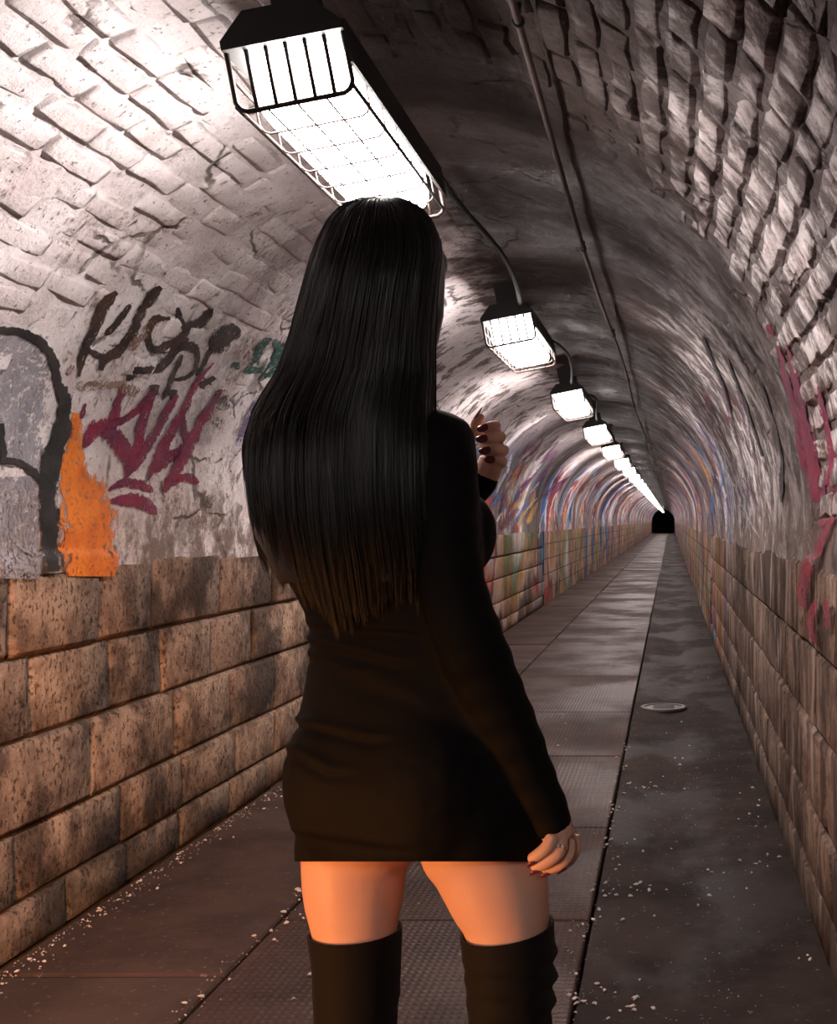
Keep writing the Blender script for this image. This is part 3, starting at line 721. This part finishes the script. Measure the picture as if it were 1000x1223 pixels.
# key sections of the trunk: px, py, depth shift, half width, half depth forward, half depth back
TRUNK = [(452,470,0,.052,.055,.052), (450,484,0,.075,.062,.060), (444,496,0,.130,.075,.075), (438,512,0,.168,.086,.088), (438,545,0,.176,.096,.098), (441,600,0,.172,.105,.104),
         (447,650,0,.166,.110,.102), (460,700,0,.153,.104,.090), (477,748,0,.147,.100,.084), (486,800,0,.160,.102,.092), (492,860,0,.176,.104,.118),
         (497,915,0,.188,.104,.140), (500,965,0,.191,.104,.140), (501,1005,0,.187,.103,.122), (501,1029,0,.185,.102,.114), (501,1060,0,.185,.102,.110)]
def add_trunk(b, grow=0., last=None):
    ks = [(k[0], k[1], k[2], k[3]+grow, k[4]+grow, k[5]+grow) for k in TRUNK[:last]]
    b.loft(smooth_rings(ks))
def bulges(b, g=0., seat=True):
    for sx in (-1, 1):                                   # bust
        c = PX(447, 638)+RV*(.078*sx)+FV*.073
        b.ellipsoid(c, RV*(.070+g), FV*(.068+g), UPV*(.072+g))
        if not seat: continue
        c = PX(498, 930)+RV*(.075*sx)-FV*.058            # seat
        b.ellipsoid(c, RV*(.095+g), FV*(.088+g), UPV*(.125+g))
ARM_R = [((498,520,-.045), .040), ((520,532,-.062), .0500), ((526,570,-.072), .0530), ((530,640,-.088), .0490), ((541,700,-.105), .0455), ((557,752,-.118), .0455), ((578,805,-.112), .045),
         ((603,858,-.105), .0415), ((632,922,-.095), .035), ((657,975,-.088), .0290), ((665,992,-.086), .0275)]
ARM_L = [((350,508,.075), .048), ((334,530,.095), .054), ((336,570,.125), .052), ((352,640,.20), .047), ((385,690,.27), .044), ((430,690,.315), .043), ((480,655,.325), .041), ((530,612,.315), .035), ((571,580,.300), .028), ((580,566,.298), .026)]
def arm(b, A, grow=0., upto=None):
    C = catmull([(*k[0], k[1]) for k in A], 5)
    if upto: C = C[:upto]
    pts = [PX(*c[:3]) for c in C]; rad = [c[3]+grow for c in C]
    b.tube(pts, rad, 20)
def remesh(name, b, vox, it=6, fac=.5):
    me = b.build(name+'_src'); bm = bmesh.new(); bm.from_mesh(me); bmesh.ops.recalc_face_normals(bm, faces=bm.faces); bm.to_mesh(me); bm.free()
    o = bpy.data.objects.new(name+'_src', me); COL.objects.link(o)
    m = o.modifiers.new('r', 'REMESH'); m.mode = 'VOXEL'; m.voxel_size = vox
    if it: s = o.modifiers.new('s', 'SMOOTH'); s.iterations = it; s.factor = fac
    dg = bpy.context.evaluated_depsgraph_get(); dg.update()
    r = bpy.data.meshes.new_from_object(o.evaluated_get(dg)); r.name = name
    bpy.data.objects.remove(o); bpy.data.meshes.remove(me)
    r.polygons.foreach_set('use_smooth', [True]*len(r.polygons)); return r
# --- legs (both reach the floor, boots cover them from mid thigh)
LEG_L = [(440,940,.05,.080), (430,1000,.055,.088), (424,1030,.055,.0795), (423,1075,.05,.0735), (424,1110,.045,.0640), (426,1160,.04,.0570), (425,1223,.03,.0520), (424,1262,.025,.0530), (422,1310,.03,.050),
         (421,1380,.045,.0545), (421,1450,.05,.049), (422,1540,.04,.037), (423,1600,.035,.034)]
LEG_R = [(556,940,-.02,.080), (572,1000,-.025,.088), (584,1030,-.03,.0815), (598,1075,-.04,.0715), (606,1108,-.045,.0615), (609,1160,-.05,.0555), (610,1223,-.055,.0505), (610,1262,-.06,.051), (610,1310,-.055,.048),
         (609,1380,-.04,.052), (609,1450,-.035,.047), (609,1540,-.045,.036), (609,1600,-.05,.033)]
def leg(b, L, grow=0., start=0):
    C = catmull(L[start:], 5); b.tube([PX(*c[:3]) for c in C], [c[3]+grow for c in C], 24)
# --- hands: (px, py, dy) chains
def chain(b, pts, rad, n=10):
    P = [PX(*p) for p in pts]; rr = list(rad)
    d = (P[-1]-P[-2]).normalized(); P.append(P[-1]+d*rr[-1]*.55); rr.append(rr[-1]*.72); P.append(P[-1]+d*rr[-2]*.3); rr.append(rr[-2]*.3)
    C = catmull([(*p, r) for p, r in zip(P, rr)], 4); b.tube([c[:3] for c in C], [max(c[3], .0015) for c in C], n)
HR = MB()
HR.tube([PX(658,972,-.088), PX(664,990,-.086), PX(668,998,-.083)], [.024, .024, .023], 16)
for (x, y, dy, r) in ((662,1000,-.100,.0125), (670,1001,-.088,.0130), (677,1001,-.075,.0130), (680,997,-.062,.0125)):   # metacarpals side by side
    C = [PX(665,988,dy*.5-.043), PX(x,y,dy)]; HR.tube(C, [.015, r], 12)
FING_R = [([(660,999,-.106), (655,1010,-.112), (645,1019,-.113), (636,1025,-.110)], (.0098,.0092,.0085,.0076)),
          ([(670,1002,-.095), (667,1018,-.102), (654,1029,-.104), (640,1035,-.100)], (.0106,.0100,.0090,.0080)),
          ([(679,1003,-.078), (678,1021,-.084), (667,1033,-.085), (653,1038,-.082)], (.0106,.0100,.0090,.0080)),
          ([(684,998,-.062), (686,1014,-.064), (680,1027,-.066), (671,1033,-.066)], (.0102,.0096,.0088,.0078)),
          ([(662,994,-.055), (657,1008,-.040), (653,1020,-.036), (648,1029,-.036)], (.0120,.0105,.0098,.0085))]
for p, r in FING_R: chain(HR, p, r)
HL = MB()
HL.tube([PX(574,576,.300), PX(584,560,.298), PX(588,550,.300)], [.023, .023, .022], 16)
HL.ellipsoid(PX(588,533,.318), Vector((.018,.004,0)), Vector((-.004,.024,0)), Vector((0,0,.036)))
FING_L = [([(586,513,.318), (592,509,.296), (587,509,.282), (579,512,.279)], (.0098,.0095,.0088,.0080)),
          ([(590,524,.318), (598,522,.294), (590,523,.278), (578,525,.274)], (.0104,.0100,.0092,.0083)),
          ([(592,537,.318), (602,538,.294), (593,537,.278), (582,539,.275)], (.0102,.0098,.0092,.0082)),
          ([(592,549,.316), (601,552,.296), (595,550,.284), (587,550,.281)], (.0092,.0088,.0082,.0074)),
          ([(582,530,.322), (571,515,.300), (569,506,.294), (574,499,.292)], (.0115,.0105,.0095,.0082))]
for p, r in FING_L: chain(HL, p, r)
# --- head
HC = PX(455, 340, .012); HA = math.radians(30)
HF = Vector((math.sin(HA), math.cos(HA), 0)); HRt = Vector((math.cos(HA), -math.sin(HA), 0))
B = MB(); add_trunk(B, -.006, -3); bulges(B, -.006, False); arm(B, ARM_R, -.006); arm(B, ARM_L, -.006)
B.tube([PX(451,492,0), PX(450,455,.0), PX(449,400,.005)+HF*.01], [.060, .053, .054], 20)
B.ellipsoid(HC-HF*.008+UPV*.012, HRt*.068, HF*.090, UPV*.096, 24, 16)
B.ellipsoid(HC+HF*.030-UPV*.048, HRt*.056, HF*.060, UPV*.070, 20, 14)
B.ellipsoid(HC+HF*.066-UPV*.095, HRt*.026, HF*.022, UPV*.020)                                  # chin
B.tube([HC+HF*.088+UPV*.012, HC+HF*.095-UPV*.012, HC+HF*.101-UPV*.028, HC+HF*.090-UPV*.034], [.006, .008, .0105, .008], 10)   # nose
for sx in (-1, 1):
    B.ellipsoid(HC+HF*.074+HRt*(.034*sx)+UPV*.028, HRt*.022, HF*.014, UPV*.008)                # brow
    B.ellipsoid(HC+HF*.066+HRt*(.036*sx)-UPV*.030, HRt*.022, HF*.020, UPV*.022)                # cheek
    B.ellipsoid(HC-HF*.004+HRt*(.078*sx)-UPV*.005, HRt*.008, HF*.018, UPV*.030)                # ear
leg(B, LEG_L, -.002); leg(B, LEG_R, -.002)
for L in (LEG_L, LEG_R):                                                                          # feet, heels raised
    a = PX(*L[-1][:3]); tp = a+FV*.135; B.tube([a, Vector((a.x, a.y, .11))+FV*.01, Vector((tp.x, tp.y, .035)), Vector((tp.x, tp.y, .030))+FV*.05], [.033, .036, .030, .018], 14)
body = remesh('body', B, .006, 5)
def merge(meshes, name):
    bm = bmesh.new()
    for m in meshes: bm.from_mesh(m)
    me = bpy.data.meshes.new(name); bm.to_mesh(me); bm.free(); me.polygons.foreach_set('use_smooth', [True]*len(me.polygons)); return me
person = obj('person', merge([body, remesh('hand', HR, .0018, 3, .4), remesh('hand', HL, .0018, 3, .4)], 'person'), M_SKIN)
tag(person, 'person with long black hair in a black mini dress and thigh boots, seen from behind', 'person')
def nail(chainp, rad, nrm, k=1.):
    P1, P2 = PX(*chainp[-2]), PX(*chainp[-1]); d = (P2-P1).normalized(); nrm = (nrm-d*nrm.dot(d)).normalized(); sd = d.cross(nrm)
    c = P2+d*rad*.30; rows = []; V_ = []; F_ = []
    for i, (t, wv_) in enumerate(((-1.0, .30), (-.75, .64), (-.1, .78), (.6, .74), (1.15, .52), (1.4, .15))):
        for j in range(5):
            q = (j/4-.5)*2*wv_; V_.append(c+d*rad*t*k+sd*rad*q+nrm*rad*(math.sqrt(max(0, 1.12-q*q))*(1.02-.06*max(0, t))))
    for i in range(5):
        for j in range(4): F_.append((i*5+j, i*5+j+1, (i+1)*5+j+1, (i+1)*5+j))
    me = mesh('nail', V_, F_); o = obj('nail', me, M_NAIL, person); m = o.modifiers.new('s', 'SOLIDIFY'); m.thickness = .0012; m.offset = 0
    return o
CAMV = Vector((0, -1, 0))
for p, r in FING_L[:4]: nail(p, r[-1], CAMV+Vector((-.1, 0, .15)))
nail(FING_L[4][0], FING_L[4][1][-1], Vector((-.7, -.25, .7)), 1.3)
for p, r in FING_R[:4]: nail(p, r[-1], Vector((-.2, -.35, -1)), .8)
nail(FING_R[4][0], FING_R[4][1][-1], Vector((-.3, .9, .1)))
# ring on the ring finger
p1, p2 = PX(670,1002,-.095), PX(667,1018,-.102); c = p1.lerp(p2, .55); d = (p2-p1).normalized(); u_ = d.cross(UPV.cross(d)).normalized(); u_ = d.cross(Vector((0, 1, 0))).normalized(); v_ = d.cross(u_)
b = MB(); b.tube([c+(u_*math.cos(a)+v_*math.sin(a))*.0115 for a in np.linspace(0, 2*math.pi, 21)], .0014, 6, False)
b.tube([c+d*.003+(u_*math.cos(a)+v_*math.sin(a))*.0113 for a in np.linspace(0, 2*math.pi, 21)], .0010, 6, False)
ring = obj('ring', b.build('ring'), M_SILVER, person); ring['label'] = 'silver ring with pale stones'
for q, off in enumerate((-.5, 0, .5)):
    b = MB(); dd = (CAMV+Vector((off*1.1, 0, .2))); dd = (dd-d*dd.dot(d)).normalized(); b.ellipsoid(c+d*.0012+dd*.0125, u_*.0032, v_*.0032, d*.0032, 8, 6); obj('stone', b.build('stone', False), simple('clear_stone', (.85, .85, .82), .05, .6) if q == 0 else bpy.data.materials['clear_stone'], ring)
# face details
for sx in (-1, 1):
    b = MB(); b.ellipsoid(HC+HF*.0735+HRt*(.033*sx)+UPV*.010, HRt*.0125, HF*.0125, UPV*.0105); e = obj('eye', b.build('eye'), M_EYE, person)
    b = MB(); b.ellipsoid(HC+HF*.0835+HRt*(.033*sx)+UPV*.010, HRt*.006, HF*.0035, UPV*.006); obj('iris', b.build('iris'), M_IRIS, e)
b = MB(); b.ellipsoid(HC+HF*.084-UPV*.062, HRt*.025, HF*.010, UPV*.006); b.ellipsoid(HC+HF*.083-UPV*.071, HRt*.021, HF*.010, UPV*.007); obj('lips', b.build('lips'), M_LIP, person)

# --- dress
B = MB(); add_trunk(B); bulges(B); arm(B, ARM_R); arm(B, ARM_L)
for L in (LEG_L, LEG_R): B.tube([PX(*k[:3]) for k in L[:4]], [k[3]+.007 for k in L[:4]], 24)
dm = remesh('dress', B, .005, 22)
n = len(dm.vertices); co = np.empty(n*3); dm.vertices.foreach_get('co', co); co = co.reshape(-1, 3); nr = np.empty(n*3); dm.vertices.foreach_get('normal', nr); nr = nr.reshape(-1, 3)
pxx = VX+co[:, 0]/co[:, 1]*F; pyy = VY-(co[:, 2]-EYE)/co[:, 1]*F
def crease(x0, y0, x1, y1, wd, amp, fade=40.):
    """soft fold along a line given in the photograph, pushed along the normal"""
    t = np.clip(((pxx-x0)*(x1-x0)+(pyy-y0)*(y1-y0))/((x1-x0)**2+(y1-y0)**2), 0, 1)
    d = (pyy-(y0+(y1-y0)*t)); along = np.minimum(1, np.minimum((pxx-x0+fade)/fade, (x1-pxx+fade)/fade)).clip(0, 1)
    return along*amp*(np.exp(-(d/wd)**2)-.8*np.exp(-((d-1.7*wd)/wd)**2))
dis = np.zeros(n); back = (nr[:, 1] < .3)
for c_ in ((355,858,440,878,5,.0045), (352,893,395,918,5,.004), (372,762,470,786,6,.0040), (368,778,420,800,5,.003), (520,905,600,893,5,.0030), (380,742,520,752,6,.0035), (420,800,520,835,9,.0022), (352,990,470,1008,6,.002)):
    dis += crease(*c_)
dis *= back & (pyy < 1020) & ~((pxx > 505) & (co[:, 1] < YP-.10))
dis += .0022*np.where(np.abs(pyy-1015) < 2.2, -1, 0)*(pyy > 990)*0
dis += fbm(co[:, 0]*9+co[:, 1]*7, co[:, 2]*16, 3, 21)*.004
# gathers at elbow and cuff of the hanging arm
onarm = (pxx > 505) & (co[:, 1] < YP-.04) & (pxx > 560) | ((pxx > 520) & (co[:, 1] < YP-.12))
dis += onarm*np.sin((pyy+pxx*.35)*.16)*.0009
co += nr*dis[:, None]; dm.vertices.foreach_set('co', co.ravel())
bm = bmesh.new(); bm.from_mesh(dm); bm.normal_update()
zh = PX(500, 1029, 0).z
bmesh.ops.bisect_plane(bm, geom=bm.verts[:]+bm.edges[:]+bm.faces[:], plane_co=PX(500, 1029, 0), plane_no=(0, -.2713, -1), clear_outer=True)
bm.to_mesh(dm); bm.free()
dress = obj('dress', dm, M_DRESS, person); dress['label'] = 'fitted black long sleeved mini dress'
sm = dress.modifiers.new('s', 'SOLIDIFY'); sm.thickness = .003; sm.offset = -1

# --- boots
def boot(L, wr, seed):
    rs = random.Random(seed); keys = L[4:]; C = catmull(keys, 9); B = MB(); rings = []
    for i, c in enumerate(C):
        r_ = c[3]+.0008+.0035*min(1, i/12.); py = c[1]
        wv_ = 0
        for (y0, a) in wr: wv_ += a*math.exp(-((py-y0)/6.)**2)-.6*a*math.exp(-((py-y0-13)/7.)**2)
        ring = []; ct = PX(*c[:3])
        for k in range(32):
            t = 2*math.pi*k/32; rr = r_+wv_*(.7+.5*math.sin(t+seed))
            tilt = (.003 if seed == 1 else .009)*math.cos(t-.4)*max(0, 1-i/10.)
            ring.append(ct+Vector((math.cos(t)*rr, math.sin(t)*rr, tilt)))
        rings.append(ring)
    a = PX(*L[-1][:3])
    # foot: continue the loft down over a heeled foot
    def fr(c, f, u, hw, hh): return [c+Vector((FV.y, -FV.x, 0))*(math.cos(2*math.pi*k/32)*hw)+u*(math.sin(2*math.pi*k/32)*hh) for k in range(32)]
    b = MB(); b.loft(rings, False)
    fm = MB(); az = a.z
    pts = [(a, .040), (Vector((a.x, a.y, .125))+FV*.004, .043), (Vector((a.x, a.y, .075))+FV*.06, .040), (Vector((a.x, a.y, .036))+FV*.125, .036), (Vector((a.x, a.y, .026))+FV*.19, .024), (Vector((a.x, a.y, .020))+FV*.235, .010)]
    C2 = catmull([(*p, r) for p, r in pts], 5); fm.tube([c[:3] for c in C2], [c[3] for c in C2], 18)
    root = obj('boot', b.build('boot'), M_BOOT, person)
    md = root.modifiers.new('s', 'SOLIDIFY'); md.thickness = .003
    m2 = remesh('foot', fm, .005, 4)
    nv = len(m2.vertices); q = np.empty(nv*3); m2.vertices.foreach_get('co', q); q = q.reshape(-1, 3); q[:, 2] = np.maximum(q[:, 2], .012); m2.vertices.foreach_set('co', q.ravel())
    obj('foot', m2, M_BOOT, root)
    h = MB(); c = Vector((a.x, a.y, 0))-FV*.022
    h.loft([[c+FV*(.02+.012*q_)+Vector((math.cos(t)*(.014+.020*q_), math.sin(t)*(.014+.020*q_), .11*q_)) for t in np.linspace(0, 2*math.pi, 17)[:-1]] for q_ in (0, .3, .7, 1.)])
    obj('heel', h.build('heel'), M_SOLE, root)
    s_ = MB(); ft = [Vector((a.x, a.y, 0))+FV*f_+Vector((FV.y, -FV.x, 0))*sd for f_, sd in ((.08, .028), (.12, .036), (.17, .033), (.215, .018), (.24, 0), (.215, -.018), (.17, -.030), (.12, -.033), (.08, -.026))]
    s_.loft([[p for p in ft], [p+UPV*.013 for p in ft]]); obj('sole', s_.build('sole', False), M_SOLE, root)
    # stitched top band
    tb = MB(); r0 = rings[1]; tb.tube(list(r0)+[r0[0]], .0026, 6, False); obj('top_band', tb.build('top_band'), M_BOOT, root)
    return root
bl = boot(LEG_L, ((1190,.0015), (1250,.003), (1275,.003)), 1); bl['label'] = 'black thigh boot with smooth shaft'
br = boot(LEG_R, ((1140,.0045), (1166,.005), (1196,.004), (1240,.005), (1262,.004)), 2); br['label'] = 'black thigh boot with gathered folds'

# --- hair
OUT = np.array([(235,436,474),(240,418,488),(248,404,503),(262,391,515),(285,379,525),(305,371,527),(330,364,524),(365,355,521),(400,346,519),(440,333,519),(470,313,519),(495,300,519),(520,294,520),(560,291,521),
                (600,293,522),(640,298,524),(680,306,526),(720,318,522),(760,335,515)], float)
TIP = np.array([(0,655),(.08,678),(.16,695),(.26,716),(.32,732),(.40,736),(.6,722),(.75,710),(.9,704),(1,692)], float)
DEP = np.array([(235,.0),(240,.035),(248,.060),(262,.088),(285,.112),(320,.126),(365,.128),(400,.124),(450,.122),(500,.140),(560,.150),(620,.148),(680,.138),(760,.120)], float)
def hair_pt(u, py, lay=0.):
    l = np.interp(py, OUT[:, 0], OUT[:, 1]); r = np.interp(py, OUT[:, 0], OUT[:, 2]); px = l+(r-l)*u
    b_ = np.interp(py, DEP[:, 0], DEP[:, 1]); q = 2*u-1
    dy = -b_*np.sqrt(np.maximum(0, 1-.55*q*q-.40*q**4))-.0+lay
    dy = dy-(px-445)/838*.50*np.clip((py-440)/80, 0, 1)      # follows the turned back
    y = YP+dy; return np.stack([(px-VX)/F*y, y, EYE-(py-VY)/F*y], -1)
# scalp-covering mass behind the strands
B = MB(); rings = []
for py in np.concatenate([np.linspace(237, 300, 12), np.linspace(310, 700, 40)]):
    us = np.linspace(0.02, .98, 24); k = max(0, (py-640)/60.)
    us = .5+(us-.5)*(1-.25*k)-.03*k
    bk = [Vector(p) for p in hair_pt(us, np.full(24, py), .008)]
    thick = .016+.03*max(0, 1-abs(py-300)/90) - .006*k
    if py < 410: fr_ = [Vector(p)+Vector((0, thick+.07*min(1, (py-234)/60.)*math.sin(math.pi*min(max(u, .0), 1)), 0)) for p, u in zip(hair_pt(us, np.full(24, py), .008), us)]
    else: fr_ = [p+Vector((0, thick, 0)) for p in bk]
    rings.append(bk+fr_[::-1])
B.loft(rings)
# crown cap and fringe wrapping round to the face side
B.ellipsoid(HC+UPV*.016+HF*.012, HRt*.076, HF*.090, UPV*.094, 28, 18)
B.ellipsoid(HC+UPV*.040+HF*.080, HRt*.056, HF*.024, UPV*.034, 16, 10)
for sx in (-1, 1): B.tube([HC+HRt*(.056*sx)+HF*.045+UPV*.075, HC+HRt*(.066*sx)+HF*.040+UPV*.02, HC+HRt*(.070*sx)+HF*.030-UPV*.05, HC+HRt*(.070*sx)+HF*.010-UPV*.11, HC+HRt*(.072*sx)-HF*.02-UPV*.17], [.014, .016, .017, .017, .012], 10)
hm = remesh('hair', B, .006, 6)
# open the face side of the cap
bm = bmesh.new(); bm.from_mesh(hm)
kill = [v_ for v_ in bm.verts if (Vector(v_.co)-HC).dot(HF) > .035 and (Vector(v_.co)-HC).z < .012 and abs((Vector(v_.co)-HC).dot(HRt)) < .068 and (Vector(v_.co)-HC).z > -.2]
bmesh.ops.delete(bm, geom=kill, context='VERTS'); bm.to_mesh(hm); bm.free()
hair = obj('hair', hm, M_HAIR, person); hair['label'] = 'long straight black hair falling to the waist'
rh = np.random.RandomState(4)
NS = 5200; SEG = 26; SIDES = 3
ncl = 260; clu = rh.rand(ncl); clu = np.sort(clu); tipj = rh.normal(0, 9, ncl); sw = rh.normal(0, .010, ncl); ph = rh.rand(ncl)*6.28
V_ = np.zeros((NS, SEG, SIDES, 3)); 
ci = rh.randint(0, ncl, NS)
for i in range(NS):
    c_ = ci[i]; u0 = np.clip(clu[c_]+rh.normal(0, .016), 0, 1); u1 = np.clip(clu[c_]+rh.normal(0, .006)+sw[c_], -.01, 1.01)
    tip = np.interp(u1, TIP[:, 0], TIP[:, 1])+tipj[c_]+rh.normal(0, 5)
    if rh.rand() < .12: tip -= rh.rand()*120
    st = 236+rh.rand()**2*20 if rh.rand() < .8 else 250+rh.rand()*60
    t = np.linspace(0, 1, SEG); py = st+(tip-st)*(t**1.75)
    sm_ = t*t*(3-2*t); u = u0+(u1-u0)*sm_+.004*np.sin(t*9+ph[c_])*t+.012*(rh.rand()-.5)*np.sin(t*3.1)
    if rh.rand() < .02: u = u+(rh.rand()-.5)*.05*t*t
    lay = rh.rand()*.012-.006*np.ones(SEG)+.003*np.sin(t*5+ph[c_]*2)
    P = hair_pt(np.clip(u, 0, 1), py, lay)
    P[:, 0] += (u-np.clip(u, 0, 1))*.3
    inw = np.clip((t-.88)/.12, 0, 1)
    P[:, 1] += inw*.015
    rad = .00085*(.75+.5*rh.rand())*np.clip(1.25-t**4*1.05, .15, 1)
    T = np.gradient(P, axis=0); T /= np.linalg.norm(T, axis=1)[:, None]+1e-9
    A = np.cross(T, np.array([0, 1., .05])); A /= np.linalg.norm(A, axis=1)[:, None]+1e-9; Bn = np.cross(T, A)
    for k in range(SIDES):
        a = 2*math.pi*k/SIDES+i; V_[i, :, k] = P+(A*math.cos(a)+Bn*math.sin(a))*rad[:, None]
idx = np.arange(NS*SEG*SIDES).reshape(NS, SEG, SIDES)
q = np.stack([idx[:, :-1], np.roll(idx, -1, 2)[:, :-1], np.roll(idx, -1, 2)[:, 1:], idx[:, 1:]], -1).reshape(-1, 4)
sme = bpy.data.meshes.new('hair_strands'); sme.vertices.add(NS*SEG*SIDES); sme.vertices.foreach_set('co', V_.ravel())
sme.loops.add(q.size); sme.loops.foreach_set('vertex_index', q.ravel().astype(np.int32)); sme.polygons.add(len(q))
sme.polygons.foreach_set('loop_start', np.arange(0, q.size, 4, dtype=np.int32)); sme.polygons.foreach_set('use_smooth', np.ones(len(q), bool)); sme.update(); sme.validate()
hs = obj('hair_strands', sme, M_HAIR, hair); hs['kind'] = 'stuff'
